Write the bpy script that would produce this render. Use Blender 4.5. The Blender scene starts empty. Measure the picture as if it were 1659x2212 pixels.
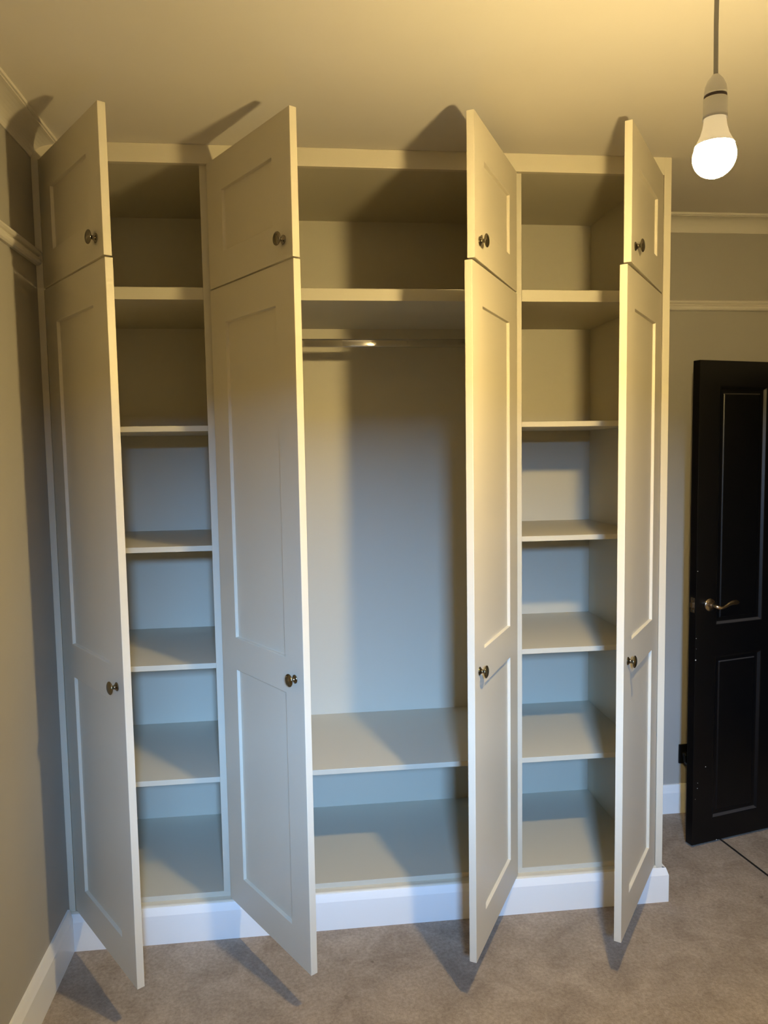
import bpy, bmesh, math, random
from mathutils import Vector, Matrix

# ------------------------------------------------------------------ camera, world, light, exposure
sc = bpy.context.scene
COL = sc.collection
PI = math.pi

cam_d = bpy.data.cameras.new('camera')
cam = bpy.data.objects.new('camera', cam_d)
COL.objects.link(cam)
sc.camera = cam
YAW, PITCH, ROLL, FPX = 0.1079, -0.0795, -0.0161, 1613.44
CAM = Vector((0.7963, -2.4425, 1.6148))
fw = Vector((math.sin(YAW)*math.cos(PITCH), math.cos(YAW)*math.cos(PITCH), math.sin(PITCH)))
rt = Vector((math.cos(YAW), -math.sin(YAW), 0))
up = rt.cross(fw)
r2 = rt*math.cos(ROLL) + up*math.sin(ROLL)
u2 = up*math.cos(ROLL) - rt*math.sin(ROLL)
m = Matrix((r2, u2, -fw)).transposed().to_4x4()
m.translation = CAM
cam.matrix_world = m
cam_d.sensor_fit = 'VERTICAL'
cam_d.sensor_height = 24.0
cam_d.lens = 24.0*FPX/2212.0
cam_d.clip_start = 0.02

world = bpy.data.worlds.new('world')
sc.world = world
world.use_nodes = True
bg = world.node_tree.nodes['Background']
bg.inputs[0].default_value = (0.55, 0.60, 0.70, 1)
bg.inputs[1].default_value = 0.01

sc.view_settings.view_transform = 'Standard'
sc.view_settings.look = 'None'
sc.view_settings.gamma = 1.0
sc.view_settings.use_curve_mapping = False
sc.view_settings.exposure = 0.14

BULB_POS = Vector((1.478, -1.247, 2.088))
BULB_EMIT = (1.0, 0.74, 0.31)
BULB_STRENGTH = 1900.0

# daylight: a patch of bright sky outside the small window behind the camera
WIN_X, WIN_Z, WIN_W, WIN_H = 0.90, 1.80, 0.20, 0.34
SKY_SLOPE, SKY_DIST, SKY_H = 0.40, 1.20, 0.52
day_d = bpy.data.lights.new('window_daylight', 'AREA')
day_d.shape = 'RECTANGLE'
day_d.size = 1.12
day_d.size_y = SKY_H
day_d.energy = 1500.0
day_d.color = (0.27, 0.54, 1.0)
day = bpy.data.objects.new('window_daylight', day_d)
COL.objects.link(day)
day.location = (WIN_X - 0.24, -3.0 - SKY_DIST, WIN_Z + SKY_DIST*SKY_SLOPE)
day.rotation_euler = (PI/2 - math.atan(SKY_SLOPE), 0, 0)

# added soft cool fill to lift the shadows, not a real window
fill_d = bpy.data.lights.new('added_fill', 'AREA')
fill_d.shape = 'RECTANGLE'
fill_d.size = 1.6
fill_d.size_y = 1.0
fill_d.energy = 0.7
fill_d.color = (0.8, 0.9, 1.0)
fill = bpy.data.objects.new('added_fill', fill_d)
COL.objects.link(fill)
fill.location = (1.5, -2.95, 1.4)
fill.rotation_euler = (PI/2, 0, 0)

ZC = 2.5753        # ceiling
YB = 0.6104        # back wall
XR = 3.085         # right wall
YF = -3.0          # wall behind the camera

# ------------------------------------------------------------------ materials
def lin(c):
    return tuple((x/12.92 if x <= 0.04045 else ((x+0.055)/1.055)**2.4) for x in c) + (1,)

def mat(name, col, rough=0.5, metal=0.0, noise=None, bump=None, coat=0.0, spec=0.5):
    mt = bpy.data.materials.new(name)
    mt.use_nodes = True
    nt = mt.node_tree
    b = nt.nodes['Principled BSDF']
    b.inputs['Base Color'].default_value = (*col, 1)
    b.inputs['Roughness'].default_value = rough
    b.inputs['Metallic'].default_value = metal
    b.inputs['Coat Weight'].default_value = coat
    b.inputs['Specular IOR Level'].default_value = spec
    tc = nt.nodes.new('ShaderNodeTexCoord')
    if noise:
        col2, scale, lo, hi = noise
        n = nt.nodes.new('ShaderNodeTexNoise')
        n.inputs['Scale'].default_value = scale
        n.inputs['Detail'].default_value = 6
        n.inputs['Roughness'].default_value = 0.6
        rp = nt.nodes.new('ShaderNodeValToRGB')
        rp.color_ramp.elements[0].position = lo
        rp.color_ramp.elements[1].position = hi
        rp.color_ramp.elements[0].color = (*col, 1)
        rp.color_ramp.elements[1].color = (*col2, 1)
        nt.links.new(tc.outputs['Object'], n.inputs['Vector'])
        nt.links.new(n.outputs['Fac'], rp.inputs['Fac'])
        nt.links.new(rp.outputs['Color'], b.inputs['Base Color'])
    if bump:
        scale, strength, dist = bump
        n = nt.nodes.new('ShaderNodeTexNoise')
        n.inputs['Scale'].default_value = scale
        n.inputs['Detail'].default_value = 5
        bp = nt.nodes.new('ShaderNodeBump')
        bp.inputs['Strength'].default_value = strength
        bp.inputs['Distance'].default_value = dist
        nt.links.new(tc.outputs['Object'], n.inputs['Vector'])
        nt.links.new(n.outputs['Fac'], bp.inputs['Height'])
        nt.links.new(bp.outputs['Normal'], b.inputs['Normal'])
    return mt

def pale_ledges(mt, pale):
    """paler grey on the faces that look upwards"""
    nt = mt.node_tree
    b = nt.nodes['Principled BSDF']
    g = nt.nodes.new('ShaderNodeNewGeometry')
    sp = nt.nodes.new('ShaderNodeSeparateXYZ')
    mr = nt.nodes.new('ShaderNodeMapRange')
    mr.inputs[1].default_value = 0.30; mr.inputs[2].default_value = 0.60
    mx = nt.nodes.new('ShaderNodeMix'); mx.data_type = 'RGBA'
    mx.inputs[6].default_value = b.inputs['Base Color'].default_value[:]
    mx.inputs[7].default_value = (*pale, 1)
    nt.links.new(g.outputs['True Normal'], sp.inputs[0])
    nt.links.new(sp.outputs['Z'], mr.inputs[0])
    nt.links.new(mr.outputs[0], mx.inputs[0])
    nt.links.new(mx.outputs[2], b.inputs['Base Color'])

M = {}
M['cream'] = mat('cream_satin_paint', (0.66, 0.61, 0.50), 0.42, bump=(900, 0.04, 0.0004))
M['inside'] = mat('cream_paint_shaded', (0.56, 0.525, 0.43), 0.5, bump=(900, 0.04, 0.0004))  # same cream paint, darkened to imitate deeper shade inside the carcass
M['white'] = mat('white_gloss_paint', (0.84, 0.84, 0.83), 0.35, bump=(500, 0.04, 0.0004))
M['wall'] = mat('greige_wall_paint', (0.38, 0.36, 0.325), 0.85, noise=((0.40, 0.38, 0.34), 3.0, 0.35, 0.65), bump=(160, 0.08, 0.001))
M['ceiling'] = mat('ceiling_emulsion', (0.70, 0.665, 0.62), 0.9, noise=((0.72, 0.685, 0.64), 2.2, 0.35, 0.65), bump=(6, 0.10, 0.01))
M['coving'] = mat('coving_paint', (0.66, 0.63, 0.57), 0.75, bump=(120, 0.06, 0.0008))
M['black'] = mat('black_door_paint', (0.0022, 0.0022, 0.0028), 0.34, spec=0.32, bump=(300, 0.04, 0.0005))
pale_ledges(M['black'], (0.045, 0.041, 0.040))  # upward-facing surfaces take a paler grey
M['nickel'] = mat('pewter_metal', (0.23, 0.20, 0.15), 0.16, 1.0)
M['chrome'] = mat('chrome', (0.62, 0.61, 0.60), 0.12, 1.0)
M['satin'] = mat('satin_nickel', (0.50, 0.42, 0.33), 0.25, 1.0)
M['plastic'] = mat('white_plastic', (0.82, 0.80, 0.77), 0.35)
M['cord'] = mat('grey_flex', (0.36, 0.35, 0.33), 0.5)
M['ring'] = mat('dark_gap', (0.05, 0.03, 0.03), 0.6)
M['blackpl'] = mat('black_plastic', (0.006, 0.006, 0.006), 0.35)
M['chip'] = mat('chipped_paint', (0.55, 0.52, 0.48), 0.7)
M['strip'] = mat('dark_rubber', (0.012, 0.010, 0.009), 0.6)

# carpet: beige cut pile with brownish mottling
def carpet_mat():
    mt = bpy.data.materials.new('beige_carpet')
    mt.use_nodes = True
    nt = mt.node_tree
    N, L = nt.nodes, nt.links
    b = N['Principled BSDF']
    b.inputs['Roughness'].default_value = 1.0
    b.inputs['Specular IOR Level'].default_value = 0.1
    tc = N.new('ShaderNodeTexCoord')
    def noise(scale, det=6, rough=0.6, dist=0.0):
        n = N.new('ShaderNodeTexNoise')
        n.inputs['Scale'].default_value = scale
        n.inputs['Detail'].default_value = det
        n.inputs['Roughness'].default_value = rough
        n.inputs['Distortion'].default_value = dist
        L.new(tc.outputs['Object'], n.inputs['Vector'])
        return n
    def ramp(n, p0, p1, c0, c1):
        r = N.new('ShaderNodeValToRGB')
        r.color_ramp.elements[0].position = p0; r.color_ramp.elements[1].position = p1
        r.color_ramp.elements[0].color = (*c0, 1); r.color_ramp.elements[1].color = (*c1, 1)
        L.new(n.outputs['Fac'], r.inputs['Fac'])
        return r
    base = ramp(noise(7.0, 8, 0.65, 0.6), 0.36, 0.66, (0.285, 0.235, 0.195), (0.41, 0.345, 0.29))
    fine = ramp(noise(90.0, 4, 0.7), 0.35, 0.65, (0.80, 0.80, 0.80), (1.12, 1.12, 1.12))
    mix = N.new('ShaderNodeMix'); mix.data_type = 'RGBA'; mix.blend_type = 'MULTIPLY'
    mix.inputs[0].default_value = 1.0
    L.new(base.outputs['Color'], mix.inputs[6]); L.new(fine.outputs['Color'], mix.inputs[7])
    spots = ramp(noise(22.0, 3, 0.5, 0.3), 0.70, 0.78, (1, 1, 1), (0.62, 0.60, 0.58))
    mix2 = N.new('ShaderNodeMix'); mix2.data_type = 'RGBA'; mix2.blend_type = 'MULTIPLY'
    mix2.inputs[0].default_value = 1.0
    L.new(mix.outputs[2], mix2.inputs[6]); L.new(spots.outputs['Color'], mix2.inputs[7])
    L.new(mix2.outputs[2], b.inputs['Base Color'])
    bp = N.new('ShaderNodeBump'); bp.inputs['Strength'].default_value = 0.6; bp.inputs['Distance'].default_value = 0.004
    L.new(noise(220.0, 3, 0.7).outputs['Fac'], bp.inputs['Height'])
    L.new(bp.outputs['Normal'], b.inputs['Normal'])
    return mt
M['carpet'] = carpet_mat()

def emit_mat(name, col, s):
    mt = bpy.data.materials.new(name)
    mt.use_nodes = True
    nt = mt.node_tree
    nt.nodes.remove(nt.nodes['Principled BSDF'])
    e = nt.nodes.new('ShaderNodeEmission')
    e.inputs[0].default_value = (*col, 1)
    e.inputs[1].default_value = s
    nt.links.new(e.outputs[0], nt.nodes['Material Output'].inputs[0])
    return mt
M['glow'] = emit_mat('lit_bulb_diffuser', BULB_EMIT, BULB_STRENGTH)
# the diffuser is dimmer towards its collar, where the light board sits
M['glow_rim'] = emit_mat('lit_bulb_diffuser_rim', BULB_EMIT, BULB_STRENGTH*0.4)
# milky neck of the lit bulb; added emission stands in for translucence and bloom
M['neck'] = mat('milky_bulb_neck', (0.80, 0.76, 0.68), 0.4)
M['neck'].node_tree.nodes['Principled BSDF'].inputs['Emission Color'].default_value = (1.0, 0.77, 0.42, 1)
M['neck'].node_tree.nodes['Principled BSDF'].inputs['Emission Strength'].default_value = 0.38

# ------------------------------------------------------------------ helpers
def link(name, bm, material, parent=None, bevel=0.0, smooth=False, seg=2):
    bmesh.ops.remove_doubles(bm, verts=bm.verts, dist=1e-6)
    bmesh.ops.recalc_face_normals(bm, faces=bm.faces)
    me = bpy.data.meshes.new(name)
    bm.to_mesh(me); bm.free()
    me.materials.append(material)
    o = bpy.data.objects.new(name, me)
    COL.objects.link(o)
    if parent is not None:
        o.parent = parent
    if bevel:
        md = o.modifiers.new('bevel', 'BEVEL')
        md.width = bevel; md.segments = seg; md.limit_method = 'ANGLE'; md.angle_limit = math.radians(35)
        md.harden_normals = False
    if smooth:
        for p in me.polygons: p.use_smooth = True
    return o

def empty(name, loc=(0, 0, 0), rz=0.0):
    o = bpy.data.objects.new(name, None)
    o.location = loc; o.rotation_euler = (0, 0, rz)
    o.empty_display_size = 0.05
    COL.objects.link(o)
    return o

def tag(o, label=None, cat=None, group=None, kind=None):
    if label: o['label'] = label
    if cat: o['category'] = cat
    if group: o['group'] = group
    if kind: o['kind'] = kind
    return o

def box(bm, x0, x1, y0, y1, z0, z1):
    v = [bm.verts.new((x, y, z)) for x in (x0, x1) for y in (y0, y1) for z in (z0, z1)]
    for f in ((0, 1, 3, 2), (4, 6, 7, 5), (0, 4, 5, 1), (2, 3, 7, 6), (0, 2, 6, 4), (1, 5, 7, 3)):
        bm.faces.new([v[i] for i in f])
    return v

def boxes(*bs):
    bm = bmesh.new()
    for b in bs: box(bm, *b)
    return bm

def prism(bm, prof, axis, a, b):
    """closed profile (p, q) swept along an axis from a to b; axis 'x': (y,z); axis 'y': (x,z); axis 'z': (x,y)"""
    def pt(p, q, t):
        return {'x': (t, p, q), 'y': (p, t, q), 'z': (p, q, t)}[axis]
    r0 = [bm.verts.new(pt(p, q, a)) for p, q in prof]
    r1 = [bm.verts.new(pt(p, q, b)) for p, q in prof]
    n = len(prof)
    for i in range(n):
        bm.faces.new((r0[i], r0[(i+1) % n], r1[(i+1) % n], r1[i]))
    bm.faces.new(r0); bm.faces.new(r1[::-1])

def lathe(bm, prof, n=32, origin=(0, 0, 0), axis='-y', cap=True):
    """prof: (radius, distance along axis)"""
    ox, oy, oz = origin
    rings = []
    for r, d in prof:
        ring = []
        if r < 1e-6:
            ring = [None]
        cnt = 1 if r < 1e-6 else n
        ring = []
        for k in range(cnt):
            a = 2*PI*k/n
            c, s = r*math.cos(a), r*math.sin(a)
            if axis == '-y': p = (ox+c, oy-d, oz+s)
            elif axis == 'z': p = (ox+c, oy+s, oz+d)
            elif axis == 'x': p = (ox+d, oy+c, oz+s)
            ring.append(bm.verts.new(p))
        rings.append(ring)
    for A, B in zip(rings, rings[1:]):
        if len(A) == 1 and len(B) == 1: continue
        for k in range(n):
            k2 = (k+1) % n
            if len(A) == 1: bm.faces.new((A[0], B[k], B[k2]))
            elif len(B) == 1: bm.faces.new((A[k], A[k2], B[0]))
            else: bm.faces.new((A[k], A[k2], B[k2], B[k]))

def tube(bm, pts, radii, n=14, flat=1.0, upv=Vector((0, 0, 1))):
    """swept tube; radii may be (rx, rz) pairs"""
    pts = [Vector(p) for p in pts]
    rings = []
    for i, p in enumerate(pts):
        t = (pts[min(i+1, len(pts)-1)] - pts[max(i-1, 0)]).normalized()
        side = t.cross(upv)
        if side.length < 1e-4: side = t.cross(Vector((0, 1, 0)))
        side.normalize()
        u = side.cross(t).normalized()
        r = radii[i] if isinstance(radii, (list, tuple)) else radii
        ra, rb = r if isinstance(r, (list, tuple)) else (r, r)
        rings.append([bm.verts.new(p + side*ra*math.cos(2*PI*k/n) + u*rb*math.sin(2*PI*k/n)) for k in range(n)])
    for A, B in zip(rings, rings[1:]):
        for k in range(n):
            bm.faces.new((A[k], A[(k+1) % n], B[(k+1) % n], B[k]))
    bm.faces.new(rings[0]); bm.faces.new(rings[-1][::-1])

def panel_slab(w, z0, z1, t, panels, rings, sx=1, back_rings=None):
    """slab: local x 0..w (times sx), y 0 (front) .. t (back), front panels sunk with (inset, depth) rings"""
    bm = bmesh.new()
    xs = sorted({0.0, w} | {a for p in panels for a in (p[0], p[1])})
    zs = sorted({z0, z1} | {a for p in panels for a in (p[2], p[3])})
    cache = {}
    def V(x, y, z):
        k = (round(x, 6), round(y, 6), round(z, 6))
        if k not in cache: cache[k] = bm.verts.new((sx*x, y, z))
        return cache[k]
    def q(*p): 
        try: bm.faces.new([V(*c) for c in p])
        except ValueError: pass
    def side(y, rr, sgn):
        for i in range(len(xs)-1):
            for j in range(len(zs)-1):
                a, b, c, d = xs[i], xs[i+1], zs[j], zs[j+1]
                inside = any(a >= p[0]-1e-6 and b <= p[1]+1e-6 and c >= p[2]-1e-6 and d <= p[3]+1e-6 for p in panels) if rr else False
                if not inside:
                    q((a, y, c), (b, y, c), (b, y, d), (a, y, d))
        if rr:
            for p in panels:
                # boundary lines may be split by the grid: build the outer ring with the grid's points
                def loop(ins, dep):
                    a, b, c, d = p[0]+ins, p[1]-ins, p[2]+ins, p[3]-ins
                    return a, b, c, d, y+sgn*dep
                prev = (p[0], p[1], p[2], p[3], y)
                for ins, dep in rr:
                    a, b, c, d, yy = loop(ins, dep)
                    A, B, Cc, D, Y0 = prev
                    q((A, Y0, Cc), (B, Y0, Cc), (b, yy, c), (a, yy, c))
                    q((A, Y0, D), (a, yy, d), (b, yy, d), (B, Y0, D))
                    q((A, Y0, Cc), (a, yy, c), (a, yy, d), (A, Y0, D))
                    q((B, Y0, Cc), (B, Y0, D), (b, yy, d), (b, yy, c))
                    prev = (a, b, c, d, yy)
                a, b, c, d, yy = prev
                q((a, yy, c), (b, yy, c), (b, yy, d), (a, yy, d))
    side(0.0, rings, 1)
    side(t, back_rings, -1)
    for j in range(len(zs)-1):
        for x in (0.0, w):
            q((x, 0, zs[j]), (x, 0, zs[j+1]), (x, t, zs[j+1]), (x, t, zs[j]))
    for i in range(len(xs)-1):
        for z in (z0, z1):
            q((xs[i], 0, z), (xs[i+1], 0, z), (xs[i+1], t, z), (xs[i], t, z))
    return bm

# ------------------------------------------------------------------ room shell
T = 0.12
HX = 4.3            # hall beyond the doorway
def struct(name, bm, m_, **k):
    return tag(link(name, bm, m_, **k), kind='structure')

struct('floor', boxes((-T, HX+T, YF-T, YB+T, -0.1, 0.0)), M['carpet'])
struct('ceiling', boxes((-T, HX+T, YF-T, YB+T, ZC, ZC+0.1)), M['ceiling'])
struct('wall_left', boxes((-T, 0.0, YF, YB, 0, ZC)), M['wall'])
struct('wall_back', boxes((-T, HX+T, YB, YB+T, 0, ZC)), M['wall'])
DY0, DY1, DZ = -0.30, 0.505, 1.965     # doorway in the right wall
struct('wall_right', boxes((XR, XR+T, YF, DY0, 0, ZC), (XR, XR+T, DY1, YB, 0, ZC), (XR, XR+T, DY0, DY1, DZ, ZC)), M['wall'])
struct('wall_hall', boxes((HX, HX+T, YF, YB, 0, ZC)), M['wall'])
# wall behind the camera, with its window
WX0, WX1, WZ0, WZ1 = WIN_X-WIN_W/2, WIN_X+WIN_W/2, WIN_Z-WIN_H/2, WIN_Z+WIN_H/2
TF = 0.04
struct('wall_front', boxes((-T, WX0, YF-TF, YF, 0, ZC), (WX1, HX+T, YF-TF, YF, 0, ZC), (WX0, WX1, YF-TF, YF, 0, WZ0), (WX0, WX1, YF-TF, YF, WZ1, ZC)), M['wall'])
struct('window_1', boxes((WX0-0.04, WX0, YF, YF+0.012, WZ0-0.04, WZ1+0.04), (WX1, WX1+0.04, YF, YF+0.012, WZ0-0.04, WZ1+0.04),
                         (WX0, WX1, YF, YF+0.012, WZ0-0.04, WZ0), (WX0, WX1, YF, YF+0.012, WZ1, WZ1+0.04)), M['white'])

# doorway lining and architrave
struct('trim_1', boxes((XR, XR+T, DY0-0.0, DY0+0.02, 0, DZ), (XR, XR+T, DY0, DY1, DZ-0.0, DZ+0.02),
             (XR-0.018, XR, DY0-0.06, DY0, 0, DZ+0.07), (XR-0.018, XR, DY0, DY1+0.05, DZ+0.01, DZ+0.07), (XR-0.018, XR, DY1+0.02, DY1+0.08, 0, DZ+0.07)), M['white'])

# coving: concave profile; (out, down) from the wall/ceiling corner
def cove_profile(out, down, n=10):
    pts = [(0, 0), (out, 0), (out, -0.009), (out-0.006, -0.009)]
    cx, cz = out-0.006, -down           # centre of the concave arc
    ax, az = out-0.010, down-0.012
    for k in range(n+1):
        a = PI/2 * k/n
        pts.append((cx-0.0 - ax*math.sin(a), cz + az*math.cos(a)+0.0))
    pts += [(0.004, -down), (0.0, -down)]
    return pts
def coving_left():
    bm = bmesh.new()
    prism(bm, [(x, ZC+z) for x, z in cove_profile(0.083, 0.052)], 'y', YF, 0.0)
    return bm
def coving_back():
    bm = bmesh.new()
    prism(bm, [(YB-x, ZC+z) for x, z in cove_profile(0.066, 0.064)], 'x', 2.041, XR)
    return bm
struct('trim_2', coving_left(), M['coving'])
struct('trim_3', coving_back(), M['coving'])

# picture rails
def rail_profile(z0, z1):
    h = z1-z0
    return [(0, z0), (0.010, z0), (0.016, z0+0.10*h), (0.019, z0+0.22*h), (0.019, z0+0.36*h), (0.014, z0+0.47*h),
            (0.010, z0+0.52*h), (0.010, z0+0.60*h), (0.016, z0+0.66*h), (0.021, z0+0.76*h), (0.021, z0+0.88*h), (0.016, z0+0.97*h), (0.006, z1), (0, z1)]
bm = bmesh.new(); prism(bm, rail_profile(2.203, 2.248), 'y', YF, 0.0)
struct('trim_4', bm, M['coving'])
bm = bmesh.new(); prism(bm, [(YB-x, z) for x, z in rail_profile(2.190, 2.233)], 'x', 2.041, XR)
struct('trim_5', bm, M['coving'])

# skirting boards of the room
def skirt_profile(h, t):
    return [(0, 0), (t, 0), (t, h-0.034), (t-0.003, h-0.024), (t*0.62, h-0.010), (t*0.45, h), (0, h)]
bm = bmesh.new(); prism(bm, skirt_profile(0.145, 0.016), 'y', YF, -0.0165)
struct('baseboard_left', bm, M['white'])
bm = bmesh.new(); prism(bm, [(YB-x, z) for x, z in skirt_profile(0.128, 0.016)], 'x', 2.041, XR)
struct('baseboard_back', bm, M['white'])
bm = bmesh.new(); prism(bm, [(XR-x, z) for x, z in skirt_profile(0.145, 0.016)], 'y', YF, DY0-0.06)
struct('baseboard_right', bm, M['white'])

# ------------------------------------------------------------------ fitted wardrobe
XE = 2.0408            # outer right face
YS = 0.0195            # front of the carcass boards (doors close over them)
YK = 0.5774            # face of the back panel
A0, A1 = 0.498, 0.534  # left divider
B0, B1 = 1.498, 1.5337 # right divider
SL, SR = 0.038, 1.9916 # inner faces of the carcass sides
Z_TOP, Z_M0, Z_M1, Z_B = 2.5177, 2.1069, 2.1452, 0.1458
ward = empty('fitted_wardrobe', (0, 0, 0))
tag(ward, 'cream built-in wardrobe with eight panelled doors standing open on empty shelves', 'wardrobe')
CR, IN = M['cream'], M['inside']

# outer face frame: scribe stile by the wall and top rail
bm = boxes((0.0005, 0.0200, 0, 0.018, 0.128, ZC-0.0005), (0.0200, 2.0158, 0, 0.018, Z_TOP, ZC-0.0005))
link('face_frame', bm, CR, ward, bevel=0.0008)
bm = boxes((2.0158, XE, 0, YB-0.0006, 0.0, ZC-0.0005))
link('end_panel', bm, CR, ward, bevel=0.001)
# carcass
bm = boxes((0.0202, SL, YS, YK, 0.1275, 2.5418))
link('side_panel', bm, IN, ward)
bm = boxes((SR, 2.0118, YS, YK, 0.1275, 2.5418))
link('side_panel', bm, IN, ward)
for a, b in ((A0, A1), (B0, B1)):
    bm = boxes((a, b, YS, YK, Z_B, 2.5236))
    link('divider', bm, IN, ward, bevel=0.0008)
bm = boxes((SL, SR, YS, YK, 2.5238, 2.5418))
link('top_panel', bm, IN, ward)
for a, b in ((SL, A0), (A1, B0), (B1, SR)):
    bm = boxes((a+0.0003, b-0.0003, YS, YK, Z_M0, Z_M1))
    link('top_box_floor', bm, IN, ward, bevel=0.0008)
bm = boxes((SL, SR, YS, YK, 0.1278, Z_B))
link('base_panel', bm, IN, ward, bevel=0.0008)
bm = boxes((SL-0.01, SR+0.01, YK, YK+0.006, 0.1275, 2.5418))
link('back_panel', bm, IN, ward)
# plinth with a rounded cream nosing under the doors
bm = bmesh.new()
prof = [(YS+0.012, 0.02), (YS+0.012, 0.1276), (0.000, 0.1284)]
for k in range(1, 7):
    a = PI/2*k/6
    prof.append((0.000-0.0080*math.sin(a), 0.1284-0.0065+0.0065*math.cos(a)))
prof += [(-0.008, 0.02)]
prism(bm, prof, 'x', 0.0005, 2.0156)
link('plinth', bm, CR, ward)
# white skirting board wrapped round the foot of the wardrobe
def skirt_wrap():
    bm = bmesh.new()
    prof = [(0.0085, 0.0), (0.0175, 0.0), (0.0175, 0.0985), (0.0170, 0.1005), (0.0120, 0.1160), (0.0098, 0.1225), (0.0085, 0.1235), (0.0005, 0.1235), (0.0005, 0.0)]
    def path(d):        # offset path: starts at the left wall, turns at the right end, runs back to the wall
        return [Vector((0.0006, -d, 0)), Vector((XE+d, -d, 0)), Vector((XE+d, YB-0.0006, 0))]
    prof = [(0.0085, 0.0), (0.0175, 0.0), (0.0175, 0.0985), (0.0170, 0.1005), (0.0120, 0.1160), (0.0100, 0.1222), (0.0085, 0.1235)]
    rings = []
    for i in range(3):
        rings.append([bm.verts.new(path(d)[i] + Vector((0, 0, z))) for d, z in prof])
    inner_d = {0: 0.0005}
    for A, B in zip(rings, rings[1:]):
        for k in range(len(prof)-1):
            bm.faces.new((A[k], A[k+1], B[k+1], B[k]))
    # top return to the carcass at the right-hand end
    for d0 in (0.0085,):
        t0 = [bm.verts.new(path(0.0004)[i] + Vector((0, 0, 0.1235))) for i in range(3)]
        b0 = [bm.verts.new(path(0.0004)[i] + Vector((0, 0, 0.0))) for i in range(3)]
        top = [r[-1] for r in rings]; bot = [r[0] for r in rings]
        bm.faces.new((top[1], top[2], t0[2], t0[1]))
        bm.faces.new((t0[1], t0[2], b0[2], b0[1]))
    return bm
link('skirting_board', skirt_wrap(), M['white'], ward)

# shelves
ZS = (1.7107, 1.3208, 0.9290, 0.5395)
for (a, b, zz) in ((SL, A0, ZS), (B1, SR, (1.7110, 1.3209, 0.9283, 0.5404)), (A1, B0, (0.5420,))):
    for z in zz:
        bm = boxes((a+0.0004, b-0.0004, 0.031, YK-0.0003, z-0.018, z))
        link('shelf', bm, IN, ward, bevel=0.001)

# hanging rail: oval chrome tube in two end sockets
bm = bmesh.new()
prof = []
for k in range(32):
    a = 2*PI*k/32
    c, s = math.cos(a), math.sin(a)
    prof.append((0.30 + 0.0075*abs(c)**0.3*(1 if c >= 0 else -1), 2.0118 + 0.0145*abs(s)**0.45*(1 if s >= 0 else -1)))
prism(bm, prof, 'x', A1+0.002, B0-0.002)
rail = link('hanging_rail', bm, M['chrome'], ward, smooth=False)
for p in rail.data.polygons:
    if len(p.vertices) == 4: p.use_smooth = True
for x0, x1 in ((A1+0.0002, A1+0.010), (B0-0.010, B0-0.0002)):
    bm = bmesh.new()
    prof = []
    for k in range(24):
        a = 2*PI*k/24
        prof.append((0.30 + 0.013*math.cos(a), 2.0118 + 0.021*math.sin(a)))
    prism(bm, prof, 'x', x0, x1)
    o = link('rail_socket', bm, M['chrome'], rail, bevel=0.001)

# doors
KNOB = [(0, 0.0), (0.0125, 0.0), (0.0125, 0.0018), (0.0108, 0.0030), (0.0078, 0.0052), (0.0058, 0.0080), (0.0052, 0.0105), (0.0060, 0.0130),
        (0.0095, 0.0152), (0.0150, 0.0170), (0.0180, 0.0188), (0.0186, 0.0204), (0.0178, 0.0222), (0.0140, 0.0244), (0.0085, 0.0258), (0.0, 0.0264)]
U_Z0, U_Z1, L_Z0, L_Z1 = 2.1337, 2.5160, 0.1338, 2.1295
TD = 0.0216
def make_door(hx, w, ang, right, upper):
    sx = -1 if right else 1
    z0, z1 = (U_Z0, U_Z1) if upper else (L_Z0, L_Z1)
    st = 0.098
    if upper: pans = [(st, w-st, 2.232, 2.414)]
    else: pans = [(st, w-st, 0.240, 0.935), (st, w-st, 1.040, 2.021)]
    pans = [(a, b, c-z0, d-z0) for a, b, c, d in pans]
    bm = panel_slab(w, 0, z1-z0, TD, pans, [(0.0015, 0.0095)], sx)
    d = link('door', bm, CR, ward, bevel=0.0012)
    d.location = (hx, 0, z0)
    d.rotation_euler = (0, 0, ang if right else -ang)
    bm = bmesh.new()
    kz = (2.186 if upper else 0.986) - z0
    lathe(bm, KNOB, 36, (sx*0.4475, 0, kz), '-y')
    link('knob', bm, M['nickel'], d, smooth=True)
    return d
# (hinge x, width, upper angle, lower angle, hung on the right)
DOORS = ((0.0217, 0.4969, 0.9704, 0.9661, False), (0.5220, 0.4937, 1.0079, 1.0057, False),
         (1.5122, 0.4935, 1.0596, 1.0432, True), (2.0126, 0.4965, 0.9445, 0.9238, True))
for hx, w, au, al, right in DOORS:
    make_door(hx, w, au, right, True)
    make_door(hx, w, al, right, False)

# ------------------------------------------------------------------ black room door
F = Vector((2.324, 0.310, 0.010)); DA = math.radians(13.3)
W_, H_, TB = 0.762, 1.940, 0.036
pans = [(0.100, 0.338, 0.107-0.01, 0.782-0.01), (0.100, 0.338, 0.907-0.01, 1.851-0.01),
        (0.424, 0.662, 0.107-0.01, 0.782-0.01), (0.424, 0.662, 0.907-0.01, 1.851-0.01)]
RG = [(0.003, 0.001), (0.012, 0.009), (0.026, 0.010), (0.030, 0.006)]
bm = panel_slab(W_, 0, H_, TB, pans, RG, 1, RG)
door = link('door_1', bm, M['black'], None, bevel=0.0015)
tag(door, 'black four-panel room door standing open beside the wardrobe', kind='structure')
door.location = F
door.rotation_euler = (0, 0, DA)
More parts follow.
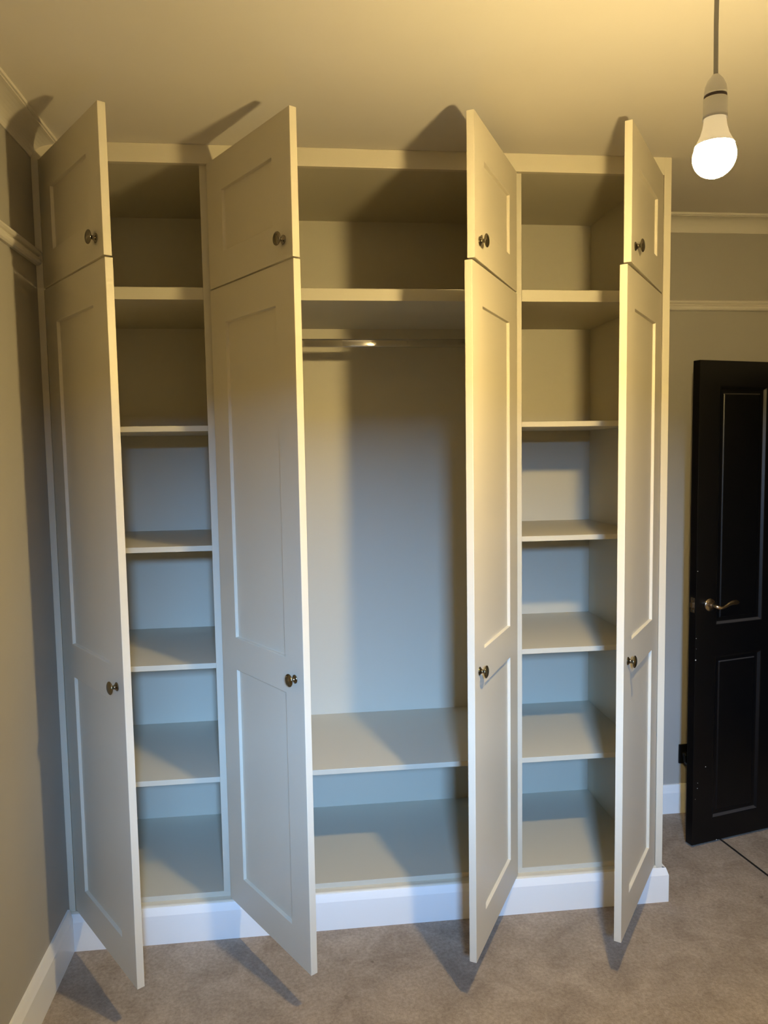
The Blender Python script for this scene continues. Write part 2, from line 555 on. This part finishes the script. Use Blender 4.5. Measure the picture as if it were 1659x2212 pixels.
# lever handle: rose, neck and waved lever
hz = 0.983
bm = bmesh.new()
lathe(bm, [(0, 0), (0.0258, 0), (0.0262, 0.003), (0.0255, 0.0075), (0.022, 0.0095), (0.011, 0.0100), (0.0, 0.0100)], 36, (0.064, 0, hz), '-y')
rose = link('handle_rose', bm, M['satin'], door, smooth=True)
bm = bmesh.new()
tube(bm, [(0.064, -0.009, hz), (0.064, -0.026, hz), (0.0645, -0.036, hz-0.001), (0.068, -0.043, hz-0.003), (0.076, -0.046, hz-0.0055), (0.088, -0.047, hz-0.006),
          (0.102, -0.047, hz-0.002), (0.118, -0.046, hz+0.005), (0.136, -0.046, hz+0.010), (0.154, -0.046, hz+0.011), (0.166, -0.046, hz+0.009), (0.172, -0.046, hz+0.007)],
     [0.0095, 0.0088, 0.0085, 0.0080, 0.0072, (0.0055, 0.0062), (0.0048, 0.0065), (0.0042, 0.0078), (0.0040, 0.0095), (0.0038, 0.0098), (0.0034, 0.0075), (0.002, 0.003)], 16)
link('handle_lever', bm, M['satin'], door, smooth=True)
# latch plate on the closing edge
bm = bmesh.new()
box(bm, -0.0012, 0.0005, 0.007, 0.029, hz-0.030, hz+0.030)
box(bm, -0.0085, -0.0012, 0.011, 0.024, hz-0.010, hz+0.010)
lp = link('latch_plate', bm, M['satin'], door, bevel=0.0006)
bm = bmesh.new()
for zz in (hz-0.023, hz+0.023):
    lathe(bm, [(0, -0.0), (0.0035, -0.0), (0.0035, -0.0008), (0.0, -0.0012)], 12, (-0.0012, 0.018, zz), 'x')
link('screw', bm, M['nickel'], lp)
# chipped spots of paint along the closing edge and foot of the door
bm = bmesh.new()
rnd = random.Random(4)
for s, z, r in ((0.006, 1.13, 0.0022), (0.004, 0.862, 0.0020), (0.003, 0.775, 0.0028), (0.062, 0.330, 0.0024), (0.024, 0.268, 0.0018), (0.023, 0.246, 0.0020), (0.013, 0.202, 0.0014), (0.125, 0.012, 0.0028), (0.005, 0.82, 0.0012)):
    n = 7
    ring = [bm.verts.new((s + r*1.2*math.cos(2*PI*k/n)*rnd.uniform(0.7, 1.2), -0.0004, z-0.01 + r*math.sin(2*PI*k/n)*rnd.uniform(0.6, 1.1))) for k in range(n)]
    ring2 = [bm.verts.new((v.co.x, 0.0002, v.co.z)) for v in ring]
    bm.faces.new(ring)
    for k in range(n):
        bm.faces.new((ring[k], ring[(k+1) % n], ring2[(k+1) % n], ring2[k]))
link('paint_chips', bm, M['chip'], door)

# ------------------------------------------------------------------ pendant lamp
bx, by, bz = BULB_POS
pend = empty('pendant_light', (bx, by, ZC))
tag(pend, 'bare lit bulb hanging on a grey cord from the ceiling', 'pendant light')
def rel(z): return z - ZC
bm = bmesh.new()
lathe(bm, [(0, 0), (0.045, 0), (0.045, -0.008), (0.038, -0.022), (0.012, -0.030), (0, -0.030)], 32, (0, 0, 0), 'z')
link('ceiling_rose', bm, M['plastic'], pend, smooth=True)
bm = bmesh.new()
top = -0.028; bot = rel(bz+0.122)
tube(bm, [(0.0+0.0012*math.sin(6*t)*t*(1-t)*4, 0, top+(bot-top)*t) for t in [i/24 for i in range(25)]], 0.0036, 12, upv=Vector((0, 1, 0)))
link('cord', bm, M['cord'], pend, smooth=True)
bm = bmesh.new()
c = rel(bz)
lathe(bm, [(0, c+0.128), (0.0050, c+0.128), (0.0075, c+0.125), (0.0125, c+0.119), (0.0165, c+0.109), (0.0178, c+0.098), (0.0180, c+0.0955), (0.0, c+0.0955)], 36, (0, 0, 0), 'z')
hold = link('lamp_holder', bm, M['plastic'], pend, smooth=True)
bm = bmesh.new()
lathe(bm, [(0, c+0.0957), (0.0176, c+0.0957), (0.0176, c+0.0903), (0, c+0.0903)], 36, (0, 0, 0), 'z')
tag(link('holder_gap', bm, M['ring'], hold, smooth=True), 'dark brown gap ring between holder cap and skirt')
bm = bmesh.new()
lathe(bm, [(0.0, c+0.0905), (0.0184, c+0.0905), (0.0186, c+0.0640), (0.0196, c+0.0590), (0.0178, c+0.0590), (0.0174, c+0.062), (0.0, c+0.062)], 36, (0, 0, 0), 'z')
link('holder_skirt', bm, M['plastic'], hold, smooth=True)
bm = bmesh.new()
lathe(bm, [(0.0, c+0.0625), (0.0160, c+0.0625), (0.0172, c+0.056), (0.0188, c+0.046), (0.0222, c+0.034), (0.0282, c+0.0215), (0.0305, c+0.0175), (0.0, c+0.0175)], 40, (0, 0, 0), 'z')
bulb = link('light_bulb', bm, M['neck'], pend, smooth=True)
bm = bmesh.new()
R = 0.0335
prof = [(0, c+0.0174), (0.0303, c+0.0174)]
for k in range(1, 13):
    a = math.radians(30) - math.radians(120)*k/12
    prof.append((R*math.cos(a), c+R*math.sin(a)) if k < 12 else (0.0, c-R))
lathe(bm, prof, 40, (0, 0, 0), 'z')
dome = tag(link('bulb_diffuser', bm, M['glow'], bulb, smooth=True), 'glowing dome of the bulb')
dome.data.materials.append(M['glow_rim'])
for p in dome.data.polygons:
    if p.center.z > c + 0.003: p.material_index = 1

# ------------------------------------------------------------------ black double socket and plug behind the door
sock = empty('wall_socket', (2.492, YB, 0.266))
tag(sock, 'black double wall socket low on the wall behind the black door', 'socket')
bm = boxes((-0.073, 0.073, -0.0085, -0.0003, -0.043, 0.043))
link('socket_plate', bm, M['blackpl'], sock, bevel=0.003, seg=3)
for x in (-0.020, 0.020):
    bm = boxes((x-0.008, x+0.008, -0.0125, -0.0085, 0.012, 0.030))
    link('rocker_switch', bm, M['blackpl'], sock, bevel=0.001)
plug = empty('mains_plug', (2.455, YB-0.0085, 0.252))
tag(plug, 'black plug pushed into the socket behind the black door', 'plug')
bm = bmesh.new()
prof = [(-0.024, 0.018), (-0.018, 0.024), (0.018, 0.024), (0.024, 0.018), (0.022, -0.016), (0.012, -0.028), (-0.012, -0.028), (-0.022, -0.016)]
v0 = [bm.verts.new((x, -0.0003, z)) for x, z in prof]
v1 = [bm.verts.new((x, -0.018, z)) for x, z in prof]
v2 = [bm.verts.new((x*0.8, -0.026, z*0.8)) for x, z in prof]
for P, Q in ((v0, v1), (v1, v2)):
    for k in range(8): bm.faces.new((P[k], P[(k+1) % 8], Q[(k+1) % 8], Q[k]))
bm.faces.new(v0); bm.faces.new(v2)
link('plug_body', bm, M['blackpl'], plug, bevel=0.002)
bm = bmesh.new()
tube(bm, [(0, -0.012, -0.026), (0, -0.013, -0.045), (0.003, -0.014, -0.09), (0.012, -0.016, -0.16), (0.03, -0.02, -0.225), (0.06, -0.022, -0.2475), (0.12, -0.03, -0.2485), (0.25, -0.02, -0.2485)], [0.005, 0.0035, 0.003, 0.003, 0.003, 0.003, 0.003, 0.003], 10)
link('flex', bm, M['blackpl'], plug, smooth=True)

# ------------------------------------------------------------------ thin dark strip lying across the carpet
P0, P1 = Vector((2.462, 0.47, 0)), Vector((2.560, -0.42, 0))
dv = (P1-P0).normalized(); nv = Vector((dv.y, -dv.x, 0))*0.0035
bm = bmesh.new()
q0 = [P0-nv, P1-nv, P1+nv, P0+nv]
v0 = [bm.verts.new(p + Vector((0, 0, 0.0))) for p in q0]
v1 = [bm.verts.new(p + Vector((0, 0, 0.0025))) for p in q0]
bm.faces.new(v0); bm.faces.new(v1)
for k in range(4): bm.faces.new((v0[k], v0[(k+1) % 4], v1[(k+1) % 4], v1[k]))
st = link('carpet_joint_strip', bm, M['strip'], None)
tag(st, 'thin black straight strip running over the carpet from under the black door', 'carpet strip')

# ------------------------------------------------------------------ render quality
try:
    sc.cycles.use_denoising = True
    sc.cycles.sample_clamp_indirect = 6.0
    sc.cycles.max_bounces = 10
    sc.cycles.diffuse_bounces = 6
    sc.cycles.caustics_reflective = False
    sc.cycles.caustics_refractive = False
except Exception:
    pass
